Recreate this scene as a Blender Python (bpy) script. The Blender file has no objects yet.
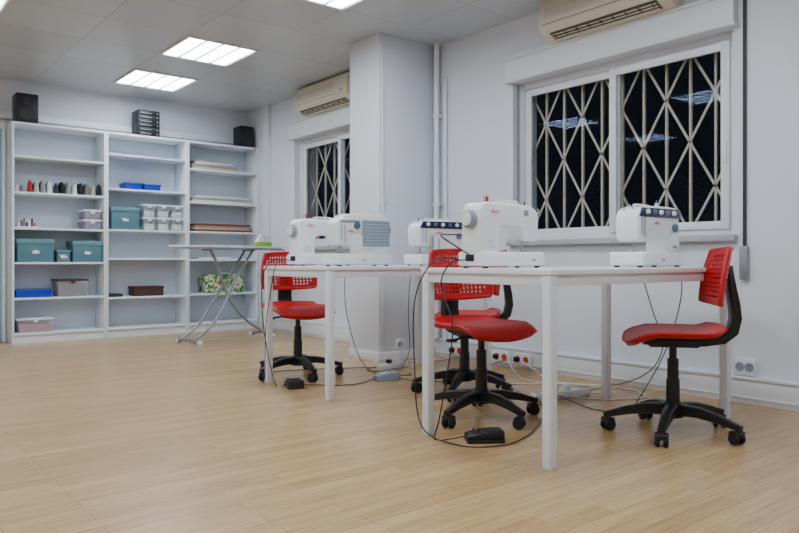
import bpy, bmesh, math, random
from mathutils import Vector, Matrix
random.seed(4)
scene = bpy.context.scene

# ------------------------------------------------------------------ materials
def lin(c):
    c = c/255.0
    return c/12.92 if c <= 0.04045 else ((c+0.055)/1.055)**2.4
def col(rgb): return (lin(rgb[0]), lin(rgb[1]), lin(rgb[2]), 1.0)

def M(name, rgb, rough=0.5, metal=0.0, var=0.04, scale=6.0, bump=0.0, bscale=60.0, spec=0.5, alpha=1.0, trans=0.0):
    m = bpy.data.materials.new(name); m.use_nodes = True
    nt = m.node_tree; b = nt.nodes['Principled BSDF']
    tc = nt.nodes.new('ShaderNodeTexCoord')
    n = nt.nodes.new('ShaderNodeTexNoise'); n.inputs['Scale'].default_value = scale
    n.inputs['Detail'].default_value = 3
    nt.links.new(tc.outputs['Object'], n.inputs['Vector'])
    mx = nt.nodes.new('ShaderNodeMix'); mx.data_type = 'RGBA'
    c = col(rgb)
    mx.inputs[6].default_value = (c[0]*(1-var), c[1]*(1-var), c[2]*(1-var), 1)
    mx.inputs[7].default_value = (min(1, c[0]*(1+var)), min(1, c[1]*(1+var)), min(1, c[2]*(1+var)), 1)
    nt.links.new(n.outputs['Fac'], mx.inputs[0])
    nt.links.new(mx.outputs[2], b.inputs['Base Color'])
    b.inputs['Roughness'].default_value = rough
    b.inputs['Metallic'].default_value = metal
    b.inputs['Specular IOR Level'].default_value = spec
    b.inputs['Alpha'].default_value = alpha
    b.inputs['Transmission Weight'].default_value = trans
    if bump > 0:
        n2 = nt.nodes.new('ShaderNodeTexNoise'); n2.inputs['Scale'].default_value = bscale
        n2.inputs['Detail'].default_value = 4
        nt.links.new(tc.outputs['Object'], n2.inputs['Vector'])
        bp = nt.nodes.new('ShaderNodeBump'); bp.inputs['Strength'].default_value = bump
        bp.inputs['Distance'].default_value = 0.01
        nt.links.new(n2.outputs['Fac'], bp.inputs['Height'])
        nt.links.new(bp.outputs['Normal'], b.inputs['Normal'])
    return m

def emis(name, rgb, s):
    m = bpy.data.materials.new(name); m.use_nodes = True
    nt = m.node_tree
    for n in list(nt.nodes): nt.nodes.remove(n)
    e = nt.nodes.new('ShaderNodeEmission'); o = nt.nodes.new('ShaderNodeOutputMaterial')
    e.inputs[0].default_value = col(rgb); e.inputs[1].default_value = s
    nt.links.new(e.outputs[0], o.inputs[0]); return m

def glass_mat():
    m = bpy.data.materials.new('window_glass'); m.use_nodes = True
    nt = m.node_tree
    for n in list(nt.nodes): nt.nodes.remove(n)
    t = nt.nodes.new('ShaderNodeBsdfTransparent'); t.inputs[0].default_value = (.94, .95, .96, 1)
    g = nt.nodes.new('ShaderNodeBsdfGlossy'); g.inputs['Roughness'].default_value = 0.0
    g.inputs['Color'].default_value = (.5, .62, .85, 1)
    f = nt.nodes.new('ShaderNodeLayerWeight'); f.inputs[0].default_value = .5
    p = nt.nodes.new('ShaderNodeMath'); p.operation = 'POWER'; p.inputs[1].default_value = 4.0
    k = nt.nodes.new('ShaderNodeMath'); k.operation = 'MULTIPLY_ADD'; k.inputs[1].default_value = .5; k.inputs[2].default_value = .008
    nt.links.new(f.outputs['Facing'], p.inputs[0]); nt.links.new(p.outputs[0], k.inputs[0])
    x = nt.nodes.new('ShaderNodeMixShader'); o = nt.nodes.new('ShaderNodeOutputMaterial')
    nt.links.new(k.outputs[0], x.inputs[0]); nt.links.new(t.outputs[0], x.inputs[1])
    nt.links.new(g.outputs[0], x.inputs[2]); nt.links.new(x.outputs[0], o.inputs[0])
    return m

def floor_mat():
    m = bpy.data.materials.new('laminate_floor'); m.use_nodes = True
    nt = m.node_tree; b = nt.nodes['Principled BSDF']; L = nt.links.new
    tc = nt.nodes.new('ShaderNodeTexCoord')
    br = nt.nodes.new('ShaderNodeTexBrick')
    br.inputs['Scale'].default_value = 1.0
    br.inputs['Brick Width'].default_value = 0.62
    br.inputs['Row Height'].default_value = 0.066
    br.inputs['Mortar Size'].default_value = 0.0012
    br.inputs['Mortar Smooth'].default_value = 0.3
    br.inputs['Bias'].default_value = 0.0
    br.offset = 0.37; br.offset_frequency = 2
    br.inputs['Color1'].default_value = col((197, 164, 117))
    br.inputs['Color2'].default_value = col((181, 147, 102))
    br.inputs['Mortar'].default_value = col((146, 113, 76))
    L(tc.outputs['Object'], br.inputs['Vector'])
    mp = nt.nodes.new('ShaderNodeMapping'); mp.inputs['Scale'].default_value = (1.6, 26, 1)
    L(tc.outputs['Object'], mp.inputs['Vector'])
    n = nt.nodes.new('ShaderNodeTexNoise'); n.inputs['Scale'].default_value = 2.2; n.inputs['Detail'].default_value = 6
    n.inputs['Roughness'].default_value = 0.65
    L(mp.outputs[0], n.inputs['Vector'])
    cr = nt.nodes.new('ShaderNodeValToRGB')
    cr.color_ramp.elements[0].position = 0.3; cr.color_ramp.elements[0].color = (.74, .70, .64, 1)
    cr.color_ramp.elements[1].position = 0.62; cr.color_ramp.elements[1].color = (1.05, 1.04, 1.02, 1)
    L(n.outputs['Fac'], cr.inputs[0])
    mx = nt.nodes.new('ShaderNodeMix'); mx.data_type = 'RGBA'; mx.blend_type = 'MULTIPLY'
    mx.inputs[0].default_value = 0.9
    L(br.outputs['Color'], mx.inputs[6]); L(cr.outputs[0], mx.inputs[7])
    L(mx.outputs[2], b.inputs['Base Color'])
    b.inputs['Roughness'].default_value = 0.27
    b.inputs['Specular IOR Level'].default_value = 0.45
    bp = nt.nodes.new('ShaderNodeBump'); bp.inputs['Strength'].default_value = 0.08; bp.inputs['Distance'].default_value = 0.004
    L(n.outputs['Fac'], bp.inputs['Height']); L(bp.outputs['Normal'], b.inputs['Normal'])
    return m

def ceil_mat():
    m = bpy.data.materials.new('ceiling_tiles'); m.use_nodes = True
    nt = m.node_tree; b = nt.nodes['Principled BSDF']; L = nt.links.new
    tc = nt.nodes.new('ShaderNodeTexCoord')
    mp = nt.nodes.new('ShaderNodeMapping'); mp.inputs['Location'].default_value = (-2.15, -5.2, 0)
    L(tc.outputs['Object'], mp.inputs['Vector'])
    br = nt.nodes.new('ShaderNodeTexBrick'); br.offset = 0.0; br.inputs['Scale'].default_value = 1.0
    br.inputs['Brick Width'].default_value = 0.6; br.inputs['Row Height'].default_value = 0.6
    br.inputs['Mortar Size'].default_value = 0.003; br.inputs['Mortar Smooth'].default_value = 0.1
    br.inputs['Color1'].default_value = col((194, 199, 203)); br.inputs['Color2'].default_value = col((185, 190, 194))
    br.inputs['Mortar'].default_value = col((140, 145, 150))
    L(mp.outputs[0], br.inputs['Vector']); L(br.outputs['Color'], b.inputs['Base Color'])
    b.inputs['Roughness'].default_value = 0.33
    return m

def pattern_mat():
    m = bpy.data.materials.new('floral_pattern'); m.use_nodes = True
    nt = m.node_tree; b = nt.nodes['Principled BSDF']; L = nt.links.new
    tc = nt.nodes.new('ShaderNodeTexCoord')
    v = nt.nodes.new('ShaderNodeTexVoronoi'); v.inputs['Scale'].default_value = 34
    L(tc.outputs['Object'], v.inputs['Vector'])
    cr = nt.nodes.new('ShaderNodeValToRGB'); e = cr.color_ramp.elements
    cr.color_ramp.interpolation = 'CONSTANT'
    e[0].position = 0; e[0].color = col((70, 120, 66)); e[1].position = .35; e[1].color = col((150, 180, 120))
    x = e.new(.55); x.color = col((205, 205, 180)); x = e.new(.9); x.color = col((180, 80, 70))
    sp = nt.nodes.new('ShaderNodeSeparateColor'); L(v.outputs['Color'], sp.inputs[0])
    L(sp.outputs[0], cr.inputs[0]); L(cr.outputs[0], b.inputs['Base Color']); b.inputs['Roughness'].default_value = .8
    return m

WALL = M('wall_paint', (221, 225, 233), .75, var=.015, scale=2, bump=.04, bscale=90)
WHITE = M('white_lacquer', (232, 234, 238), .4, var=.01)
SHELF = M('white_melamine', (228, 234, 240), .45, var=.01)
BACKP = M('bookcase_back', (202, 211, 221), .6, var=.01)
TRIM = M('white_pvc', (226, 228, 232), .4, var=.01)
STEEL = M('table_white_steel', (224, 227, 233), .35, var=.01)
MW = M('machine_white_plastic', (238, 240, 242), .3, var=.008)
MG = M('machine_grey_plastic', (140, 148, 162), .4)
MBLUE = M('machine_blue_grey_knob', (96, 112, 146), .35)
MPANEL = M('machine_chart_panel', (136, 162, 176), .35, var=.12, scale=120)
NAVY = M('machine_navy_strip', (24, 28, 64), .3)
RED = M('red_plastic', (180, 2, 12), .4, var=.03)
REDTXT = M('red_print', (200, 10, 20), .5)
BLACK = M('black_plastic', (16, 16, 18), .42, var=.1)
DARK = M('dark_grey_plastic', (36, 38, 42), .5, var=.1)
RUB = M('caster_rubber', (12, 12, 14), .6)
CHROME = M('chrome', (190, 192, 196), .2, metal=1)
GREYM = M('grey_painted_metal', (146, 152, 158), .35, metal=.4)
GLASS = glass_mat()
GRILLE = M('grille_paint', (200, 190, 172), .5, var=.05)
MARBLE = M('sill_stone', (176, 177, 181), .3, var=.08, scale=20)
ACM = M('ac_plastic', (216, 207, 186), .4, var=.01)
ACD = M('ac_vent', (80, 76, 68), .5)
TEAL = M('teal_cardboard', (80, 124, 136), .7, var=.05)
TEALD = M('teal_cardboard_lid', (94, 140, 152), .7, var=.05)
BLUE = M('blue_plastic', (8, 54, 176), .4)
CLEAR = M('clear_plastic', (225, 232, 240), .2, alpha=.28)
CLEARL = M('white_lid', (224, 230, 238), .4)
BROWN = M('brown_card', (76, 44, 32), .7, var=.15)
PINK = M('pink_fabric', (180, 96, 112), .9, var=.3, scale=30)
PURP = M('purple_haberdashery', (100, 62, 122), .8, var=.4, scale=40)
MULTI = M('mixed_haberdashery', (100, 82, 76), .9, var=.6, scale=45)
FABW = M('white_cloth', (214, 216, 214), .9, var=.06, scale=20, bump=.2)
FABG = M('grey_cloth', (152, 152, 146), .9, var=.1, scale=20, bump=.2)
FABB = M('brown_cloth', (130, 66, 50), .9, var=.2, scale=20, bump=.2)
FABC = M('cream_cloth', (194, 180, 150), .9, var=.1, scale=20, bump=.2)
LIME = M('lime_plastic', (130, 190, 30), .4)
CORDW = M('white_cord', (220, 220, 220), .5)
DOORG = M('pale_blue_door', (150, 182, 198), .35)
PLAS = M('rubber_gasket', (120, 122, 126), .6)
ORANGE = M('orange_switch', (214, 60, 30), .4)
LAMP = emis('lamp_diffuser', (234, 245, 255), 25.0)
FLOOR = floor_mat(); CEIL = ceil_mat(); FLORAL = pattern_mat()

# ------------------------------------------------------------------ mesh builder
class B:
    def __init__(s, name):
        s.name = name; s.v = []; s.f = []; s.mi = []; s.mats = []; s.T = Matrix()
    def add(s, bm, m, T=None):
        bmesh.ops.recalc_face_normals(bm, faces=bm.faces)
        if m not in s.mats: s.mats.append(m)
        k = s.mats.index(m); o = len(s.v)
        X = s.T @ T if T is not None else s.T
        bm.verts.index_update()
        for v in bm.verts: s.v.append(tuple(X @ v.co))
        for f in bm.faces: s.f.append([o+v.index for v in f.verts]); s.mi.append(k)
        bm.free()
    def box(s, lo, hi, m, bev=0.0, T=None, seg=2):
        bm = bmesh.new(); bmesh.ops.create_cube(bm, size=1)
        for v in bm.verts:
            v.co = Vector([(lo[i]+hi[i])/2 + v.co[i]*(hi[i]-lo[i]) for i in range(3)])
        if bev: bmesh.ops.bevel(bm, geom=bm.edges[:], offset=bev, segments=seg, affect='EDGES', profile=.5)
        s.add(bm, m, T)
    def prism(s, pts, axis, a, b, m, bev=0.0, T=None, seg=2):
        bm = bmesh.new()
        def P(p, t):
            if axis == 'y': return (p[0], t, p[1])
            if axis == 'x': return (t, p[0], p[1])
            return (p[0], p[1], t)
        r0 = [bm.verts.new(P(p, a)) for p in pts]; r1 = [bm.verts.new(P(p, b)) for p in pts]
        bm.faces.new(r0); bm.faces.new(r1[::-1]); n = len(pts)
        for i in range(n): bm.faces.new((r0[i], r0[(i+1) % n], r1[(i+1) % n], r1[i]))
        bmesh.ops.recalc_face_normals(bm, faces=bm.faces)
        if bev:
            ed = [e for e in bm.edges if len(e.link_faces) == 2 and e.calc_face_angle(0) > .5]
            bmesh.ops.bevel(bm, geom=ed, offset=bev, segments=seg, affect='EDGES', profile=.5)
        s.add(bm, m, T)
    def cyl(s, p0, p1, r0, m, r1=None, n=16, T=None):
        r1 = r0 if r1 is None else r1
        p0 = Vector(p0); p1 = Vector(p1); d = (p1-p0).normalized()
        a = d.orthogonal().normalized(); b = d.cross(a)
        bm = bmesh.new()
        A = [bm.verts.new(p0+(a*math.cos(t)+b*math.sin(t))*r0) for t in [2*math.pi*i/n for i in range(n)]]
        C = [bm.verts.new(p1+(a*math.cos(t)+b*math.sin(t))*r1) for t in [2*math.pi*i/n for i in range(n)]]
        bm.faces.new(A); bm.faces.new(C)
        for i in range(n): bm.faces.new((A[i], A[(i+1) % n], C[(i+1) % n], C[i]))
        s.add(bm, m, T)
    def lathe(s, prof, c, m, n=20, axis=(0, 0, 1), T=None):
        d = Vector(axis).normalized(); a = d.orthogonal().normalized(); b = d.cross(a); c = Vector(c)
        bm = bmesh.new(); R = []
        for r, z in prof:
            R.append([bm.verts.new(c+d*z+(a*math.cos(2*math.pi*i/n)+b*math.sin(2*math.pi*i/n))*max(r, 1e-4)) for i in range(n)])
        for k in range(len(R)-1):
            for i in range(n): bm.faces.new((R[k][i], R[k][(i+1) % n], R[k+1][(i+1) % n], R[k+1][i]))
        bm.faces.new(R[0]); bm.faces.new(R[-1])
        s.add(bm, m, T)
    def tube(s, pts, r, m, n=8, sub=6, T=None, flat=1.0):
        P = [Vector(p) for p in pts]
        if sub > 1 and len(P) > 2:
            Q = []; E = [P[0]*2-P[1]] + P + [P[-1]*2-P[-2]]
            for i in range(1, len(E)-2):
                for k in range(sub):
                    t = k/sub; a, b_, c, d = E[i-1], E[i], E[i+1], E[i+2]
                    Q.append(.5*((2*b_)+(c-a)*t+(2*a-5*b_+4*c-d)*t*t+(3*b_-a-3*c+d)*t**3))
            Q.append(P[-1]); P = Q
        bm = bmesh.new(); R = []; nrm = None
        for i, p in enumerate(P):
            t = (P[min(i+1, len(P)-1)]-P[max(i-1, 0)]).normalized()
            if nrm is None: nrm = t.orthogonal().normalized()
            nrm = (nrm-t*nrm.dot(t)).normalized(); bn = t.cross(nrm)
            R.append([bm.verts.new(p+(nrm*math.cos(2*math.pi*k/n)+bn*math.sin(2*math.pi*k/n)*flat)*r) for k in range(n)])
        for i in range(len(R)-1):
            for k in range(n): bm.faces.new((R[i][k], R[i][(k+1) % n], R[i+1][(k+1) % n], R[i+1][k]))
        bm.faces.new(R[0]); bm.faces.new(R[-1])
        s.add(bm, m, T)
    def strap(s, path, m, bev=.004, T=None):
        bm = bmesh.new(); R = []
        for i, (y, z, w, t) in enumerate(path):
            a = path[max(i-1, 0)]; b = path[min(i+1, len(path)-1)]
            d = Vector((0, b[0]-a[0], b[1]-a[1])).normalized(); nn = Vector((0, -d.z, d.y))
            c = Vector((0, y, z))
            R.append([bm.verts.new(c+Vector((sx*w, 0, 0))+nn*sn*t/2) for sx, sn in ((-1, -1), (-.7, -1.25), (.7, -1.25), (1, -1), (1, 1), (.7, 1.25), (-.7, 1.25), (-1, 1))])
        for i in range(len(R)-1):
            for k in range(8): bm.faces.new((R[i][k], R[i][(k+1) % 8], R[i+1][(k+1) % 8], R[i+1][k]))
        bm.faces.new(R[0]); bm.faces.new(R[-1]); s.add(bm, m, T)
    def done(s, loc=(0, 0, 0), rz=0.0, angle=38, scale=1.0, parent=None, flat=False):
        me = bpy.data.meshes.new(s.name); me.from_pydata(s.v, [], s.f)
        for m in s.mats: me.materials.append(m)
        me.polygons.foreach_set('material_index', s.mi)
        me.polygons.foreach_set('use_smooth', [not flat]*len(s.f)); me.update()
        if not flat: me.set_sharp_from_angle(angle=math.radians(angle))
        o = bpy.data.objects.new(s.name, me); scene.collection.objects.link(o)
        o.location = loc; o.rotation_euler = (0, 0, rz); o.scale = (scale,)*3
        if parent: o.parent = parent
        return o

def dup(o, loc, rz, scale=1.0):
    n = o.copy(); scene.collection.objects.link(n); n.location = loc; n.rotation_euler = (0, 0, rz); n.scale = (scale,)*3
    return n

def text_child(parent, body, size, loc, rot, m, name='label_lettering'):
    cu = bpy.data.curves.new(name, 'FONT'); cu.body = body; cu.size = size; cu.extrude = .0004
    cu.align_x = 'CENTER'; cu.materials.append(m)
    o = bpy.data.objects.new(name, cu); scene.collection.objects.link(o)
    o.parent = parent; o.location = loc; o.rotation_euler = rot
    return o

# ------------------------------------------------------------------ room shell
XR, YB, XL, YF, H = 3.83, 7.55, -3.0, -2.6, 2.48
b = B('floor'); b.box((XL-.3, YF-.3, -.1), (XR+.3, YB+.3, 0), FLOOR); b.done(flat=True)
b = B('ceiling'); b.box((XL-.3, YF-.3, H), (XR+.3, YB+.3, H+.1), CEIL); b.done(flat=True)
b = B('wall_back'); b.box((XL-.3, YB, 0), (XR+.3, YB+.25, H), WALL); b.done(flat=True)
b = B('wall_left'); b.box((XL-.25, YF, 0), (XL, YB, H), WALL); b.done(flat=True)
b = B('wall_front'); b.box((XL-.3, YF-.25, 0), (XR+.3, YF, H), WALL); b.done(flat=True)
W = [(1.85, 3.43), (4.96, 6.47)]; ZW0, ZW1 = .90, 2.03
b = B('wall_right')
T_ = .26
ys = [YF, W[0][0], W[0][1], W[1][0], W[1][1], YB]
for i in (0, 2, 4): b.box((XR, ys[i], 0), (XR+T_, ys[i+1], H), WALL)
for w in W:
    b.box((XR, w[0], 0), (XR+T_, w[1], ZW0), WALL)
    b.box((XR, w[0], ZW1), (XR+T_, w[1], H), WALL)
b.done(flat=True)
b = B('column'); b.box((3.24, 4.24, 0), (XR, 4.62, H), WALL, .004); b.done()
b = B('trim_pilaster'); b.box((3.79, 6.97, 0), (XR, 7.10, H), WALL, .003); b.done()
b = B('trim_bulkhead'); b.box((XL, YB-.05, 2.10), (XR, YB, 2.16), WHITE, .004); b.done()

b = B('baseboard_right')
for y0, y1 in ((YF, 4.24), (4.62, 7.2)):
    b.box((XR-.028, y0, 0), (XR, y1, .127), TRIM, .003)
    b.box((XR-.034, y0, .128), (XR, y1, .145), TRIM, .002)
    b.box((XR-.034, y0, .03), (XR-.0285, y1, .04), TRIM, .001)
b.done()
b = B('baseboard_column'); b.box((3.225, 4.225, 0), (XR-.035, 4.24, .07), TRIM, .002)
b.box((3.225, 4.2405, 0), (3.24, 4.62, .07), TRIM, .002); b.done()
b = B('baseboard_back'); b.box((XL, YB-.015, 0), (.35, YB, .08), TRIM, .002); b.done()

# windows
def window(name, y0, y1, pitch, bw):
    b = B(name); xf = XR+.07; x2 = xf+.05; fw = .045
    b.box((xf, y0, ZW0), (x2, y0+fw, ZW1), TRIM, .003); b.box((xf, y1-fw, ZW0), (x2, y1, ZW1), TRIM, .003)
    b.box((xf+.001, y0+fw, ZW1-fw), (x2, y1-fw, ZW1), TRIM, .003); b.box((xf+.001, y0+fw, ZW0), (x2, y1-fw, ZW0+.04), TRIM, .003)
    ym = (y0+y1)/2
    for k, (a, c) in enumerate(((y0+fw, ym+.03), (ym-.03, y1-fw))):
        dx = -.013 if k == 0 else .013; sw = .05
        xs, xe = xf+.0+dx, xf+.024+dx
        z0, z1 = ZW0+.04, ZW1-fw
        b.box((xs, a, z0), (xe, a+sw, z1), TRIM, .003); b.box((xs, c-sw, z0), (xe, c, z1), TRIM, .003)
        b.box((xs+.001, a+sw, z0), (xe-.001, c-sw, z0+.045), TRIM, .003); b.box((xs+.001, a+sw, z1-sw), (xe-.001, c-sw, z1), TRIM, .003)
        b.box((xs+.009, a+sw-.002, z0+.042), (xs+.013, c-sw+.002, z1-sw+.002), GLASS)
        b.box((xs-.008, (a+sw/2)-.012, 1.30), (xs, (a+sw/2)+.012, 1.42), TRIM, .003)
    b.done()
    b = B('window_sill'); b.box((XR-.045, y0-.03, ZW0-.032), (XR-.0005, y1+.03, ZW0+.004), MARBLE, .004)
    b.box((XR, y0, ZW0), (XR+.07, y1, ZW0+.006), MARBLE); b.done()
    b = B('shutter_box'); x = XR-.055
    b.box((x, y0-.03, 2.045), (XR-.0005, y1+.03, 2.185), TRIM, .004)
    b.box((x-.008, y0-.038, 2.186), (XR-.0005, y1+.038, 2.205), TRIM, .003)
    b.box((x-.008, y0-.038, 2.025), (XR-.0005, y1+.038, 2.044), TRIM, .003); b.done()
    b = B('security_grille'); xg = XR+.165
    n = int(round((y1-y0-.04)/pitch)); st = (y1-y0-.04)/n; ya = y0+.02
    for i in range(n+1):
        y = ya+i*st; b.box((xg-.008, y-bw/2, ZW0+.02), (xg+.008, y+bw/2, ZW1-.02), GRILLE)
    b.box((xg-.012, y0+.001, ZW0+.001), (xg+.012, y1-.001, ZW0+.02), GRILLE); b.box((xg-.012, y0+.001, ZW1-.02), (xg+.012, y1-.001, ZW1-.001), GRILLE)
    hz = .27
    for i in range(n):
        y = ya+i*st
        z = ZW0+.025; k = 0
        while z < ZW1-.08:
            zt = min(z+hz, ZW1-.025)
            up = (i+k) % 2 == 0
            th = Vector((0, st, (zt-z) if up else (z-zt))); L_ = th.length; th.normalize(); nn = Vector((0, -th.z, th.y))*bw*.52
            A = Vector((0, y, z if up else zt)); C = A+th*L_
            q = [A-nn, C-nn, C+nn, A+nn]
            b.prism([(p.y, p.z) for p in q], 'x', xg-.013, xg-.0085, GRILLE)
            z += hz; k += 1
    b.done()
window('window_1', *W[0], .155, .014); window('window_2', *W[1], .155, .014)

b = B('shutter_strap'); y = 1.78
b.box((XR-.012, y-.009, .78), (XR-.008, y+.009, 2.46), DARK); b.box((XR-.03, y-.022, .66), (XR-.0005, y+.022, .84), GREYM, .006)
b.done()
b = B('shutter_strap'); y = 3.40
b.box((XR+.02, y-.008, .93), (XR+.024, y+.008, 2.02), PLAS); b.box((XR+.005, y, .93), (XR+.03, y+.029, 1.05), TRIM, .004); b.done()

b = B('wall_pipes')
b.cyl((XR-.05, 4.19, .15), (XR-.05, 4.19, H), .022, WHITE)
b.cyl((XR-.018, 4.12, .15), (XR-.018, 4.12, 2.2), .012, WHITE)
for z in (.5, 1.2, 1.9): b.box((XR-.075, 4.165, z), (XR-.0005, 4.215, z+.02), WHITE, .003)
b.box((3.27, 4.232, .07), (3.285, 4.2395, H), TRIM, .002)
b.done()

# AC units
def ac(y0, y1, z0):
    b = B('air_conditioner'); X1 = XR-.0005
    pr = [(X1, z0), (XR-.10, z0), (XR-.17, z0+.03), (XR-.205, z0+.08), (XR-.205, z0+.19), (XR-.18, z0+.255), (X1, z0+.27)]
    b.prism(pr, 'y', y0, y1, ACM, .012)
    b.prism([(XR-.105, z0-.003), (XR-.172, z0+.027), (XR-.175, z0+.034), (XR-.108, z0+.004)], 'y', y0+.07, y1-.07, ACD)
    for k in range(3):
        t = k/2
        x = XR-.115-.045*t; z = z0+.002+.02*t
        b.box((x-.006, y0+.08, z-.006), (x+.006, y1-.08, z-.002), ACM)
    b.box((XR-.2065, y0+.03, z0+.085), (XR-.203, y1-.03, z0+.088), ACD)
    for k in range(9):
        y = y0+.1+(y1-y0-.2)*k/8
        b.box((XR-.17, y-.002, z0+.005), (XR-.12, y+.002, z0+.02), ACD)
    b.box((XR-.208, y0+.06, z0+.10), (XR-.204, y0+.12, z0+.115), MG)
    for k in range(8):
        z = z0+.1+k*.009
        b.box((XR-.2055, y0+.2, z+.02), (XR-.2035, y1-.05, z+.0215), PLAS)
    b.done()
ac(2.13, 3.03, 2.206); ac(5.22, 6.14, 2.207)

# ceiling lights
def lamp(x, y):
    b = B('ceiling_light_panel'); z = H
    b.box((x, y, z-.004), (x+.6, y+.6, z-.0005), WHITE)
    for a in (0, .58):
        b.box((x+a, y, z-.014), (x+a+.02, y+.6, z-.004), WHITE, .002); b.box((x+.02, y+a, z-.014), (x+.58, y+a+.02, z-.004), WHITE, .002)
    for k in range(4):
        xs = x+.03+k*.14
        b.box((xs, y+.025, z-.0065), (xs+.12, y+.575, z-.0045), LAMP)
    for k in range(3):
        xs = x+.153+k*.14; b.box((xs, y+.02, z-.012), (xs+.014, y+.58, z-.004), MG)
    b.done()
for x, y in ((2.15, 6.4), (2.15, 5.2), (2.15, 3.4), (2.15, 1.6), (2.15, -.2), (.35, 5.2), (.35, 3.4), (.35, 1.6), (.35, -.2), (-1.45, 5.2), (-1.45, 3.4), (-1.45, 1.6), (-1.45, -.2)):  # front two rows and leftmost column are unseen panels added for even lighting
    lamp(x, y)

b = B('door_1'); yd = YB-.0006
b.box((.36, YB-.05, 0), (.42, yd, 2.06), WHITE, .004); b.box((1.295, YB-.05, 0), (1.325, yd, 2.06), WHITE, .004)
b.box((.42, YB-.05, 2.0), (1.295, yd, 2.06), WHITE, .004); b.box((.42, YB-.035, .01), (1.295, YB-.005, 2.0), DOORG, .003)
b.cyl((.50, YB-.09, 1.0), (.60, YB-.09, 1.0), .009, CHROME); b.cyl((.50, YB-.09, 1.0), (.50, YB-.03, 1.0), .009, CHROME); b.done()

# ------------------------------------------------------------------ bookcases
BY0, BY1 = 7.25, 7.545
def bookcase(x0, x1, shelves):
    b = B('bookcase'); t = .02; Z = 2.04
    b.box((x0, BY0, 0), (x0+t, BY1, Z), SHELF, .0015); b.box((x1-t, BY0, 0), (x1, BY1, Z), SHELF, .0015)
    b.box((x0+t, BY0, Z-.022), (x1-t, BY1, Z), SHELF, .0015)
    b.box((x0+t, BY0+.02, 0), (x1-t, BY0+.035, .075), SHELF); b.box((x0+t, BY0, .075), (x1-t, BY1, .095), SHELF, .0015)
    b.box((x0+t, BY1-.008, .096), (x1-t, BY1-.002, Z-.023), BACKP)
    for z in shelves: b.box((x0+t, BY0+.006, z-.02), (x1-t, BY1-.01, z), SHELF, .0015)
    b.done()
S1 = (.42, .75, 1.07, 1.40, 1.735); S2 = (.40, .79, 1.077, 1.486, 1.83); S3 = (.41, .78, 1.08, 1.396, 1.75)
bookcase(1.33, 2.16, S1); bookcase(2.162, 2.992, S2); bookcase(2.994, 3.824, S3)

def sbox(name, x0, x1, y0, y1, z0, h, m, ml=None, label=False):
    b = B(name); ml = ml or m; z0 += .0005
    lh = .045 if h > .12 else .022
    b.box((x0+.006, y0+.006, z0), (x1-.006, y1-.006, z0+h-.01), m, .003)
    b.box((x0, y0, z0+h-lh), (x1, y1, z0+h), ml, .004)
    if label:
        xm = (x0+x1)/2; zm = z0+h*.42
        b.box((xm-.035, y0+.002, zm-.018), (xm+.035, y0+.006, zm+.018), CHROME, .001)
        b.box((xm-.028, y0+.001, zm-.012), (xm+.028, y0+.003, zm+.012), WHITE)
    b.done()
def cbox(name, x0, x1, y0, y1, z0, h, content, lid, fill=.65):
    b = B(name); z0 += .0005
    pr = [(x0+.012, z0), (x1-.012, z0), (x1, z0+h-.015), (x0, z0+h-.015)]
    b.prism(pr, 'y', y0, y1, CLEAR, .004)
    b.box((x0+.018, y0+.008, z0+.004), (x1-.018, y1-.008, z0+h*fill), content, .008)
    b.box((x0-.004, y0-.006, z0+h-.018), (x1+.004, y1+.006, z0+h), lid, .004)
    b.box(((x0+x1)/2-.02, y0-.009, z0+h-.04), ((x0+x1)/2+.02, y0-.005, z0+h-.005), lid, .002)
    b.done()
sbox('storage_box', 1.375, 1.695, 7.27, 7.52, S1[1], .215, TEAL, TEALD, True)
sbox('storage_box', 1.715, 1.84, 7.27, 7.50, S1[1], .115, TEAL, TEALD, True)
sbox('storage_box', 1.855, 2.13, 7.27, 7.52, S1[1], .205, TEAL, TEALD, True)
sbox('storage_box', 2.215, 2.50, 7.27, 7.52, S2[2], .225, TEAL, TEALD, True)
cbox('plastic_box', 1.955, 2.125, 7.28, 7.5, S1[2], .095, PURP, CLEARL, .8)
cbox('plastic_box', 1.955, 2.125, 7.28, 7.5, S1[2]+.096, .095, PURP, CLEARL, .8)
cbox('plastic_box', 1.72, 2.0, 7.28, 7.52, S1[0], .165, MULTI, BROWN, .8)
cbox('plastic_box', 1.38, 1.69, 7.28, 7.52, .096, .13, PINK, CLEARL, .6)
sbox('blue_tray', 1.37, 1.68, 7.28, 7.5, S1[0], .075, BLUE)
sbox('blue_tray', 2.36, 2.53, 7.28, 7.5, S2[3], .07, BLUE)
sbox('blue_tray', 2.545, 2.72, 7.28, 7.5, S2[3], .065, BLUE)
for i in range(3):
    for k in range(2):
        x = 2.535+i*.148
        cbox('plastic_box', x, x+.134, 7.29, 7.5, S2[2]+k*.134, .133, FABW, CLEARL, .5)
sbox('cardboard_box', 2.45, 2.76, 7.3, 7.5, S2[0], .10, BROWN)
sbox('cardboard_box', 2.21, 2.34, 7.3, 7.5, S2[0], .03, DARK)
b = B('haberdashery_tray'); zt_ = S1[2]+.0005; b.box((1.39, 7.3, zt_), (1.56, 7.5, zt_+.012), WHITE, .003)
for i in range(7): b.cyl((1.405+i*.022, 7.34, zt_+.012), (1.405+i*.022, 7.34, zt_+.05+.02*(i % 3)), .009, [WHITE, MULTI, PINK, DARK][i % 4])
b.done()
b = B('thread_spools')
cols = [M('thread_%d' % i, c, .8) for i, c in enumerate([(140, 140, 146), (180, 176, 170), (110, 108, 112), (24, 24, 28), (160, 30, 40), (222, 222, 222), (54, 44, 64), (165, 158, 142)])]
seq = [1, 0, 4, 1, 0, 5, 6, 3, 0, 5, 3, 2, 7, 3, 6]
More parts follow.
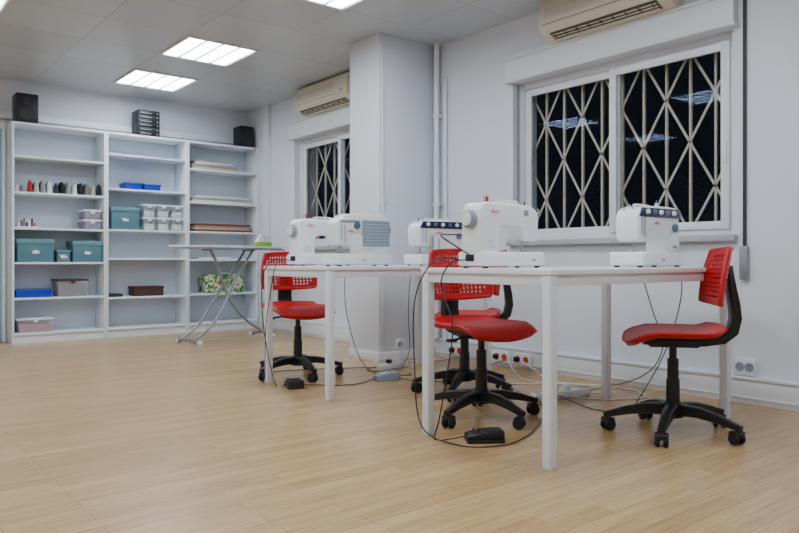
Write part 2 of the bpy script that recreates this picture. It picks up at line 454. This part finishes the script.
for i in range(14):
    x = 1.378+i*.056
    h = .065 if i < 2 else (.115 if i % 3 else .10)
    for dy in (0, .075):
        mm = cols[seq[(i+(3 if dy else 0)) % len(seq)]]
        b.lathe([(.022, 0), (.026, .004), (.026, .01), (.024, .012), (.018, h*.85), (.012, h*.87), (.011, h)], (x, 7.31+dy, S1[3]+.0005), mm, n=14)
b.done()
def fabrics(x0, x1, z, n, mats, th=.02):
    b = B('folded_fabric_stack')
    for i in range(n):
        a = x0+random.uniform(0, .05); c = x1-random.uniform(0, .07)
        zz = z+.001+i*th; m = mats[i % len(mats)]
        b.prism([(a, zz), (a-.006, zz+th/2), (a, zz+th*.92), ((a+c)/2, zz+th*(.98)), (c, zz+th*.9), (c+.008, zz+th/2), (c, zz)], 'y', 7.27+random.uniform(0, .02), 7.52, m, .004)
    return b
f = fabrics(3.05, 3.58, S3[4], 3, [FABC, FABG, FABW], .028); f.prism([(3.06, S3[4]+.085), (3.2, S3[4]+.12), (3.34, S3[4]+.088)], 'y', 7.3, 7.48, FABG, .01); f.done()
fabrics(3.05, 3.77, S3[3], 3, [FABW, FABG, FABW], .024).done()
fabrics(3.05, 3.77, S3[2], 4, [FABB, FABC, FABG, FABB], .022).done()
fabrics(3.12, 3.5, S3[1], 1, [FABW], .02).done()
b = B('floral_fabric_box')
z = S3[0]+.0005
b.prism([(3.22, z), (3.66, z), (3.67, z+.17), (3.62, z+.20), (3.26, z+.20), (3.21, z+.17)], 'y', 7.29, 7.5, FLORAL, .012)
b.tube([(3.36, 7.285, z+.15), (3.40, 7.275, z+.21), (3.48, 7.275, z+.21), (3.52, 7.285, z+.15)], .006, FABC); b.done()

def speaker(x0, x1, h):
    b = B('speaker'); z = 2.041; y0, y1 = 7.29, 7.48
    b.box((x0, y0, z), (x1, y1, z+h), BLACK, .006); xm = (x0+x1)/2; w = x1-x0
    for zc, r in ((z+h*.33, w*.36), (z+h*.75, w*.2)):
        b.lathe([(r, 0), (r*1.05, -.004), (r*.95, -.006), (r*.6, .006), (.2*r, .01), (0, .006)], (xm, y0-.001, zc), DARK, n=24, axis=(0, 1, 0))
    b.done()
speaker(1.375, 1.56, .275); speaker(3.625, 3.785, .24)
b = B('mini_stereo'); z = 2.041
b.box((2.49, 7.29, z), (2.71, 7.5, z+.27), DARK, .006)
for k in range(6):
    zz = z+.012+k*.042; b.box((2.498, 7.284, zz), (2.702, 7.291, zz+.034), [BLACK, DARK, BLACK][k % 3], .002)
    b.box((2.51, 7.281, zz+.012), (2.62, 7.285, zz+.018), GREYM)
    b.cyl((2.68, 7.278, zz+.016), (2.68, 7.285, zz+.016), .008, GREYM)
b.done()

# ------------------------------------------------------------------ tables
def table(x0, x1, y0, y1, zt=.73):
    b = B('work_table')
    b.box((x0, y0, zt-.022), (x1, y1, zt), WHITE, .004)
    a = .04; i = .004
    for x in (x0+i, x1-a-i):
        for y in (y0+i, y1-a-i):
            b.box((x, y, 0), (x+a, y+a, zt-.0225), STEEL, .004)
    for y in (y0+.012, y1-.032): b.box((x0+a+i, y, zt-.062), (x1-a-i, y+.02, zt-.0225), STEEL, .002)
    for x in (x0+.012, x1-.032): b.box((x, y0+a+i, zt-.062), (x+.02, y1-a-i, zt-.0225), STEEL, .002)
    b.done()
table(2.035, 3.40, 1.642, 2.36); table(2.122, 3.40, 3.225, 3.96)

# ------------------------------------------------------------------ office chair
def rr(a, c, k): return a*math.sqrt(1-k*c*c/2), c*math.sqrt(1-k*a*a/2)
def make_chair():
    b = B('office_chair')
    nu, nv = 17, 12; W2, H2 = .19, .122; zc = .693
    def F(a, c, off):
        x, z = rr(a, c, .30)
        wid = W2*(1-.08*z)
        X = x*wid; Z = zc+z*H2
        y = -.205 - .022*(z+.2) + .045*x*x
        return Vector((X, y+off, Z))
    def holes():
        for i in range(1, nu-1):
            for j in range(1, nv-1):
                if not (i in (1, nu-2) and j in (1, nv-2)): yield i, j
    HS = set(holes())
    def oct_(am, cm, ra, rc):
        return [(am-ra*.75, cm-rc*.75), (am, cm-rc), (am+ra*.75, cm-rc*.75), (am+ra, cm), (am+ra*.75, cm+rc*.75), (am, cm+rc), (am-ra*.75, cm+rc*.75), (am-ra, cm)]
    for side in (0, 1):
        bm = bmesh.new(); off = .006 if side == 0 else -.006
        cache = {}
        def V(a, c):
            k = (round(a, 5), round(c, 5))
            if k not in cache: cache[k] = bm.verts.new(F(a, c, off))
            return cache[k]
        for i in range(nu):
            for j in range(nv):
                a0, a1 = -1+2*i/nu, -1+2*(i+1)/nu; c0, c1 = -1+2*j/nv, -1+2*(j+1)/nv
                am, cm = (a0+a1)/2, (c0+c1)/2
                O = [V(a0, c0), V(am, c0), V(a1, c0), V(a1, cm), V(a1, c1), V(am, c1), V(a0, c1), V(a0, cm)]
                if (i, j) not in HS: bm.faces.new(O); continue
                I = [V(*p) for p in oct_(am, cm, (a1-a0)*.33, (c1-c0)*.33)]
                for k in range(8): bm.faces.new((O[k], O[(k+1) % 8], I[(k+1) % 8], I[k]))
        b.add(bm, RED)
    bm = bmesh.new()
    for i, j in HS:
        a0, a1 = -1+2*i/nu, -1+2*(i+1)/nu; c0, c1 = -1+2*j/nv, -1+2*(j+1)/nv
        P = oct_((a0+a1)/2, (c0+c1)/2, (a1-a0)*.33, (c1-c0)*.33)
        A = [bm.verts.new(F(*p, .006)) for p in P]; C = [bm.verts.new(F(*p, -.006)) for p in P]
        for k in range(8): bm.faces.new((A[k], A[(k+1) % 8], C[(k+1) % 8], C[k]))
    b.add(bm, RED)
    rim = []
    N = 16
    for t in range(N): rim.append((-1+2*t/N, -1))
    for t in range(N): rim.append((1, -1+2*t/N))
    for t in range(N): rim.append((1-2*t/N, 1))
    for t in range(N+1): rim.append((-1, 1-2*t/N))
    b.tube([F(p[0], p[1], 0) for p in rim], .0095, RED, n=8, sub=1)
    nu2, nv2 = 20, 20
    def S(a, c, off):
        x, y = rr(a, c, .42)
        z = .452 + .012*x*x*(1 if y < .5 else .5) - .045*max(0, y-.45)**2*3 + .05*max(0, -y-.6)**2*4
        return Vector((x*.205, .005+y*.20, z+off))
    bm = bmesh.new(); G = {}
    for i in range(nu2+1):
        for j in range(nv2+1):
            for s_, o in ((0, 0), (1, -.026)):
                a, c = -1+2*i/nu2, -1+2*j/nv2
                p = S(a, c, o)
                if s_ == 1: p.x *= .955; p.y = .005+(p.y-.005)*.955
                G[i, j, s_] = bm.verts.new(p)
    for i in range(nu2):
        for j in range(nv2):
            for s_ in (0, 1): bm.faces.new((G[i, j, s_], G[i+1, j, s_], G[i+1, j+1, s_], G[i, j+1, s_]))
    for i in range(nu2):
        for j in (0, nv2): bm.faces.new((G[i, j, 0], G[i+1, j, 0], G[i+1, j, 1], G[i, j, 1]))
        for k in (0, nu2): bm.faces.new((G[k, i, 0], G[k, i+1, 0], G[k, i+1, 1], G[k, i, 1]))
    b.add(bm, RED)
    b.tube([S(p[0], p[1], -.006) for p in rim], .0085, RED, n=8, sub=1)
    b.strap([(.13, .405, .07, .018), (.0, .402, .08, .022), (-.12, .405, .07, .024), (-.20, .420, .055, .030), (-.242, .455, .048, .034),
             (-.255, .51, .044, .034), (-.25, .57, .044, .032), (-.238, .64, .05, .026), (-.232, .70, .045, .018), (-.233, .74, .03, .012)], BLACK)
    b.box((-.075, -.10, .385), (.075, .11, .428), BLACK, .01)
    b.tube([(.05, .02, .40), (.13, .02, .397), (.19, .03, .39)], .006, BLACK)
    b.box((.175, .012, .382), (.225, .042, .397), BLACK, .005)
    b.cyl((0, 0, .09), (0, 0, .24), .030, BLACK, r1=.028, n=20)
    b.cyl((0, 0, .24), (0, 0, .33), .024, BLACK, n=20); b.cyl((0, 0, .33), (0, 0, .39), .016, DARK, n=16)
    b.lathe([(.03, .07), (.045, .075), (.048, .12), (.036, .14), (.03, .142)], (0, 0, 0), BLACK, n=24)
    for k in range(5):
        T = Matrix.Rotation(2*math.pi*k/5, 4, 'Z')
        b.strap([(.03, .108, .026, .04), (.12, .108, .023, .034), (.2, .094, .019, .028), (.26, .078, .016, .022), (.295, .070, .014, .018)], BLACK, T=T)
        ang = random.uniform(-.8, .8)
        TC = T @ Matrix.Translation((0, .285, 0)) @ Matrix.Rotation(ang, 4, 'Z')
        b.cyl((0, 0, .05), (0, 0, .075), .008, DARK, T=TC)
        for sx in (-1, 1):
            b.lathe([(.012, -.010), (.024, -.009), (.0265, -.003), (.0265, .004), (.022, .009), (.008, .0095)], (sx*.017, -.012, .0268), RUB, n=20, axis=(sx, 0, 0), T=TC)
        b.prism([(-.040, .03), (-.032, .048), (-.012, .058), (.008, .052), (.014, .036), (.004, .030)], 'x', -.006, .006, BLACK, .002, T=TC)
        b.prism([(-.036, .044), (-.028, .056), (-.010, .062), (.008, .056), (.012, .046), (-.012, .055)], 'x', -.026, .026, BLACK, .002, T=TC)
    return b
D = math.radians
ch = make_chair().done(loc=(2.91, 1.67, 0), rz=D(129-90), angle=45)
dup(ch, (2.475, 2.42, 0), D(-96-90)); dup(ch, (2.86, 2.93, 0), D(140-90)); dup(ch, (2.43, 4.06, 0), D(-100-90))

# ------------------------------------------------------------------ sewing machines
def machine(style):
    b = B('sewing_machine')
    b.box((-.20, -.085, .008), (.20, .085, .072), MW, .012, seg=3)
    b.box((-.199, -.095, .009), (.05, -.05, .068), MW, .010, seg=3)
    b.box((-.19, -.06, .071), (-.04, .06, .0735), GREYM, .001)
    for x in (-.17, .17):
        for y in (-.06, .06): b.cyl((x, y, 0), (x, y, .01), .012, RUB)
    C = [(.0, .03), (.199, .03), (.201, .13), (.198, .20), (.196, .255), (.186, .278), (.165, .29), (.0, .292), (-.13, .284), (-.165, .272), (-.182, .252), (-.188, .225), (-.184, .14), (-.17, .120), (-.105, .118), (-.092, .132), (-.088, .168), (-.078, .184), (-.06, .191), (.04, .191), (.064, .183), (.078, .165), (.082, .13), (.08, .085), (.068, .06), (.0, .05)]
    b.prism(C, 'y', -.062, .06, MW, .015, seg=4)
    b.box((.095, -.066, .075), (.185, -.058, .165), MW, .004)
    b.box((-.135, -.066, .14), (-.131, -.061, .24), MG); b.box((-.158, -.066, .15), (-.155, -.061, .24), MG)
    b.cyl((-.135, 0, .085), (-.135, 0, .125), .004, CHROME); b.cyl((-.135, 0, .074), (-.135, 0, .09), .0015, CHROME)
    b.cyl((-.120, .012, .082), (-.120, .012, .125), .005, CHROME); b.box((-.15, -.018, .075), (-.118, .02, .081), CHROME, .002)
    b.tube([(-.12, .02, .13), (-.115, .05, .12), (-.112, .07, .115)], .004, MG)
    b.lathe([(.036, 0), (.040, .004), (.040, .020), (.032, .028), (.014, .029)], (.199, 0, .215), MG, n=28, axis=(1, 0, 0))
    b.lathe([(.03, 0), (.029, .004), (.01, .006)], (.226, 0, .215), MW, n=24, axis=(1, 0, 0))
    b.tube([(-.06, .035, .286), (-.055, .035, .300), (.07, .035, .300), (.075, .035, .286)], .005, MW)
    b.cyl((.12, .02, .285), (.12, .02, .33), .002, CHROME); b.cyl((.15, .03, .285), (.15, .03, .318), .002, MG)
    b.lathe([(.010, 0), (.010, .003), (.0075, .004), (.0075, .020), (.010, .022), (.010, .024)], (.12, .02, .291), REDTXT if style == 'plain' else MW, n=12)
    b.cyl((-.13, .02, .28), (-.13, .02, .305), .003, DARK)
    if style == 'dials':
        b.prism([(-.178, .236), (.196, .236), (.190, .281), (-.155, .278)], 'y', -.068, -.056, NAVY, .003)
        for i, x in enumerate((-.12, -.06, 0, .06, .12, .165)):
            b.lathe([(.0125, 0), (.0115, .012), (.008, .014)], (x, -.067, .259), MW if i % 2 == 0 else MBLUE, n=20, axis=(0, -1, .15))
        b.lathe([(.02, 0), (.019, .012), (.014, .015)], (.14, -.062, .19), MBLUE, n=20, axis=(0, -1, 0))
        b.box((.12, -.07, .09), (.16, -.06, .105), MG, .003)
        b.tube([(-.165, -.03, .27), (-.165, .0, .290), (-.165, .03, .27)], .003, CHROME)
    elif style == 'chart':
        b.box((-.01, -.070, .115), (.188, -.06, .268), MPANEL, .004)
        for k in range(7): b.box((0, -.0712, .13+k*.019), (.178, -.0698, .1315+k*.019), WHITE)
        b.lathe([(.02, 0), (.019, .012), (.013, .014)], (-.05, -.062, .235), MBLUE, n=20, axis=(0, -1, 0))
        b.box((-.165, -.068, .252), (-.03, -.06, .265), MG, .002)
        b.prism([(-.15, .27), (.18, .28), (.16, .307), (-.12, .302)], 'y', -.055, .055, MW, .01)
    else:
        b.box((-.02, -.068, .205), (.17, -.06, .262), MG, .003)
        b.lathe([(.022, 0), (.021, .012), (.015, .015)], (.14, -.062, .14), MBLUE, n=20, axis=(0, -1, 0))
        for k in range(4): b.box((.11, .058, .09+k*.010), (.16, .0605, .092+k*.010), MG)
        b.box((-.11, .058, .235), (-.08, .0612, .262), MG, .003)
        b.tube([(-.185, .03, .24), (-.20, .045, .26), (-.185, .05, .275)], .003, CHROME)
    b.box((.194, -.03, .03), (.206, .02, .06), BLACK, .003)
    return b
def lettering(o, st):
    text_child(o, 'alvo', .026, (-.02 if st != 'chart' else -.09, -.0628, .202 if st == 'dials' else .195), (D(90), 0, 0), REDTXT)
    text_child(o, 'alvo', .030, (.11, .0608, .240), (D(90), 0, D(180)), REDTXT)
    text_child(o, 'alvo', .018, (-.02, -.0958, .03), (D(90), 0, 0), REDTXT)
    text_child(o, 'alvo', .018, (-.12, .0858, .03), (D(90), 0, D(180)), REDTXT)
ZT = .7305
def put(style, x, y, rz, sc=1.0):
    b = machine(style); o = b.done(loc=(x, y, ZT), rz=rz, scale=sc); lettering(o, style); return o
put('plain', 2.275, 2.10, D(180), .95); put('dials', 3.08, 1.90, D(2)); put('chart', 2.455, 3.42, D(0)); put('plain', 2.44, 3.80, D(182)); put('dials', 3.06, 3.40, D(-2))

# ------------------------------------------------------------------ ironing board
b = B('ironing_board')
out = [(.58, -.17), (.60, -.14), (.60, .14), (.58, .17), (.0, .19), (-.25, .165), (-.45, .11), (-.57, .05), (-.61, 0), (-.57, -.05), (-.45, -.11), (-.25, -.165), (.0, -.19)]
b.prism(out, 'z', .885, .905, FABW, .006); b.prism([(p[0]*.99, p[1]*.97) for p in out], 'z', .872, .8845, GREYM)
b.tube([(-.16, 0, .87), (-.09, 0, .74), (-.02, 0, .56), (.08, 0, .36), (.27, 0, .17), (.47, 0, .045)], .013, GREYM, n=10)
for sy in (-.1, .1):
    b.tube([(.30, sy*.6, .87), (.22, sy*.6, .76), (.08, sy*.6, .58), (-.08, sy, .34), (-.22, sy, .16), (-.40, sy, .04)], .012, GREYM, n=10)
b.tube([(-.40, -.17, .02), (-.40, 0, .035), (-.40, .17, .02)], .016, GREYM, n=10)
b.tube([(.47, -.17, .02), (.47, 0, .045), (.47, .17, .02)], .016, GREYM, n=10)
for x in (-.40, .47):
    for y in (-.17, .17): b.box((x-.02, y-.02, 0), (x+.02, y+.02, .032), WHITE, .006)
b.tube([(-.2, -.07, .868), (-.2, .07, .868)], .01, GREYM, sub=1); b.tube([(.3, -.09, .868), (.3, .09, .868)], .01, GREYM, sub=1)
b.tube([(.60, -.1, .885), (.68, -.1, .87), (.70, 0, .87), (.68, .1, .87), (.60, .1, .885)], .005, GREYM)
b.done(loc=(3.0, 6.38, 0), rz=D(12))
b = B('clothes_iron')
sole = [(-.11, -.05), (-.06, -.06), (.04, -.045), (.11, 0), (.04, .045), (-.06, .06), (-.11, .05)]
b.prism(sole, 'z', 0, .008, CHROME); b.prism([(p[0]*.95, p[1]*.9) for p in sole], 'z', .008, .045, LIME, .008)
b.prism([(-.10, .04), (-.10, .11), (-.06, .125), (.03, .12), (.07, .07), (.09, .045), (.06, .045), (.02, .09), (-.05, .095), (-.065, .07), (-.05, .045)], 'y', -.02, .02, WHITE, .006)
b.done(loc=(3.44, 6.45, .906), rz=D(200))

# ------------------------------------------------------------------ pedals, cables, sockets
def pedal(x, y, rz, m=BLACK):
    b = B('foot_pedal')
    b.box((-.05, -.08, 0), (.05, .08, .014), m, .005)
    b.prism([(-.08, .012), (.08, .012), (.078, .03), (.0, .046), (-.078, .05)], 'x', -.046, .046, m, .006)
    for k in range(5): b.box((-.04, -.05+k*.022, .038), (.04, -.044+k*.022, .047), DARK if m == BLACK else WHITE)
    b.done(loc=(x, y, 0), rz=rz)
pedal(2.165, 2.10, D(55)); pedal(2.20, 3.72, D(-20)); pedal(2.80, 3.58, D(70), MG)
def cable(pts, m=BLACK, r=.0028):
    b = B('power_cable'); b.tube(pts, r, m, n=6, sub=8); b.done()
cable([(2.07, 2.12, .765), (2.025, 2.16, .75), (2.01, 2.2, .66), (2.00, 2.12, .5), (1.99, 2.14, .3), (2.0, 2.2, .1), (2.01, 2.24, .006), (2.05, 2.2, .006), (2.10, 2.15, .02)])
cable([(2.07, 2.15, .765), (2.02, 2.25, .765), (1.995, 2.35, .6), (2.0, 2.36, .3), (1.99, 2.3, .05), (2.02, 2.10, .005), (2.15, 1.99, .005), (2.3, 2.01, .005), (2.5, 2.10, .005), (2.8, 2.3, .005), (3.0, 2.50, .005)])
cable([(2.09, 2.10, .78), (2.02, 2.14, .83), (2.01, 2.2, .87), (2.1, 2.165, .87)])
cable([(3.29, 1.98, .765), (3.38, 2.1, .745), (3.43, 2.15, .70), (3.45, 2.1, .5), (3.47, 2.05, .3), (3.5, 2.2, .12), (3.35, 2.5, .01), (3.2, 2.52, .03)])
cable([(3.29, 1.95, .765), (3.38, 1.93, .75), (3.43, 1.92, .6), (3.42, 2.0, .3), (3.3, 2.1, .02), (3.1, 2.05, .005), (3.05, 2.2, .005), (3.14, 2.48, .02)])
cable([(2.22, 3.84, .765), (2.13, 3.9, .75), (2.105, 3.95, .6), (2.1, 3.9, .3), (2.12, 3.8, .01), (2.16, 3.74, .02)])
cable([(2.24, 3.80, .765), (2.12, 3.78, .75), (2.09, 3.8, .6), (2.085, 3.86, .35), (2.1, 3.9, .05), (2.16, 4.05, .005), (2.35, 4.3, .005), (2.8, 4.15, .005), (3.05, 3.95, .01)])
cable([(2.66, 3.46, .765), (2.75, 3.9, .745), (2.76, 3.99, .68), (2.78, 4.0, .4), (2.82, 3.9, .1), (2.86, 3.75, .006), (3.0, 3.7, .006), (3.1, 3.9, .01)])
cable([(3.26, 3.44, .765), (3.35, 3.8, .745), (3.36, 3.99, .7), (3.33, 4.0, .4), (3.3, 3.95, .12), (3.15, 3.85, .006), (3.02, 3.6, .006), (2.85, 3.62, .02)])
cable([(3.26, 3.42, .765), (3.33, 3.75, .745), (3.32, 3.985, .7), (3.27, 4.0, .4), (3.24, 3.98, .12), (3.2, 3.95, .04)], CORDW)
cable([(2.83, 3.5, .02), (2.9, 3.35, .005), (3.1, 3.3, .005), (3.3, 3.45, .005), (3.5, 3.5, .006), (3.75, 3.42, .06)])
cable([(2.25, 3.72, .01), (2.4, 3.6, .005), (2.55, 3.55, .005), (2.75, 3.62, .01)])
cable([(2.86, 3.66, .01), (2.98, 3.8, .005), (2.9, 3.92, .005), (3.0, 4.02, .005), (3.1, 3.98, .01)])
cable([(3.1, 2.5, .03), (3.0, 2.7, .005), (3.2, 2.95, .005), (3.5, 2.85, .005), (3.7, 3.1, .02), (3.75, 3.28, .07)], CORDW, .0045)
cable([(3.28, 2.48, .03), (3.45, 2.4, .005), (3.6, 2.6, .005), (3.45, 2.9, .005), (3.6, 3.2, .005), (3.75, 3.4, .07)], CORDW, .004)
cable([(3.14, 3.95, .01), (3.16, 4.1, .005), (3.4, 4.12, .005), (3.7, 4.0, .01), (3.75, 3.93, .06)], CORDW, .004)
cable([(3.2, 2.46, .01), (3.3, 2.3, .005), (3.55, 2.2, .005), (3.68, 2.45, .005), (3.55, 2.8, .005), (3.7, 3.0, .005)], CORDW, .0045)
def strip(x, y, rz, n=4):
    b = B('power_strip'); w = .05*n
    b.box((-w, -.03, 0), (w, .03, .042), WHITE, .007)
    for k in range(n):
        x_ = -w+.04+k*(2*w-.08)/(n-1)
        b.lathe([(.018, .0415), (.018, .0435), (.015, .043), (.0, .0425)], (x_, 0, 0), MG, n=18)
    b.box((-.06, -.018, .042), (-.03, .018, .07), BLACK, .006); b.box((.03, -.018, .042), (.06, .018, .07), WHITE, .006)
    b.box((w-.014, -.012, .041), (w-.004, .012, .047), ORANGE, .002)
    b.done(loc=(x, y, 0), rz=rz)
strip(3.17, 2.49, D(-10)); strip(3.12, 3.92, D(15), 3)
def socket(y, z, w=.16, h=.085, plug=True, X0=XR-.0345):
    b = B('wall_socket')
    b.box((X0-.022, y, z), (X0, y+w, z+h), WHITE, .005)
    for k in range(2):
        b.lathe([(.024, 0), (.024, .002), (.019, .001), (0, .0005)], (X0-.022, y+w*(.27+.46*k), z+h/2), ORANGE if plug else MG, n=20, axis=(-1, 0, 0))
    if plug: b.box((X0-.05, y+w*.62, z+h*.3), (X0-.02, y+w*.83, z+h*.7), BLACK, .004)
    b.done()
socket(3.22, .03); socket(3.42, .03); socket(1.72, .15, .11, .09, False, XR-.0005); socket(3.88, .03); socket(5.2, .15, .1, .09, False, XR-.0005)
b = B('light_switch'); b.box((3.262, 4.228, 1.17), (3.302, 4.2395, 1.235), WHITE, .003); b.box((3.27, 4.225, 1.18), (3.294, 4.229, 1.225), TRIM, .002); b.done()
b = B('wall_socket'); b.box((3.4, 4.228, .08), (3.48, 4.2395, .16), WHITE, .003); b.box((3.42, 4.225, .1), (3.46, 4.229, .14), MG, .003); b.done()

# ------------------------------------------------------------------ world + camera
w = bpy.data.worlds.new('night'); scene.world = w; w.use_nodes = True
w.node_tree.nodes['Background'].inputs[0].default_value = (.004, .005, .008, 1)
w.node_tree.nodes['Background'].inputs[1].default_value = 1
cd = bpy.data.cameras.new('camera'); cam = bpy.data.objects.new('camera', cd); scene.collection.objects.link(cam)
cam.location = (0, 0, .76); cam.rotation_euler = (D(90), 0, D(-39.06))
cd.sensor_width = 36; cd.lens = 709/799*36; cd.shift_y = -5.5/799; cd.clip_start = .05
scene.camera = cam
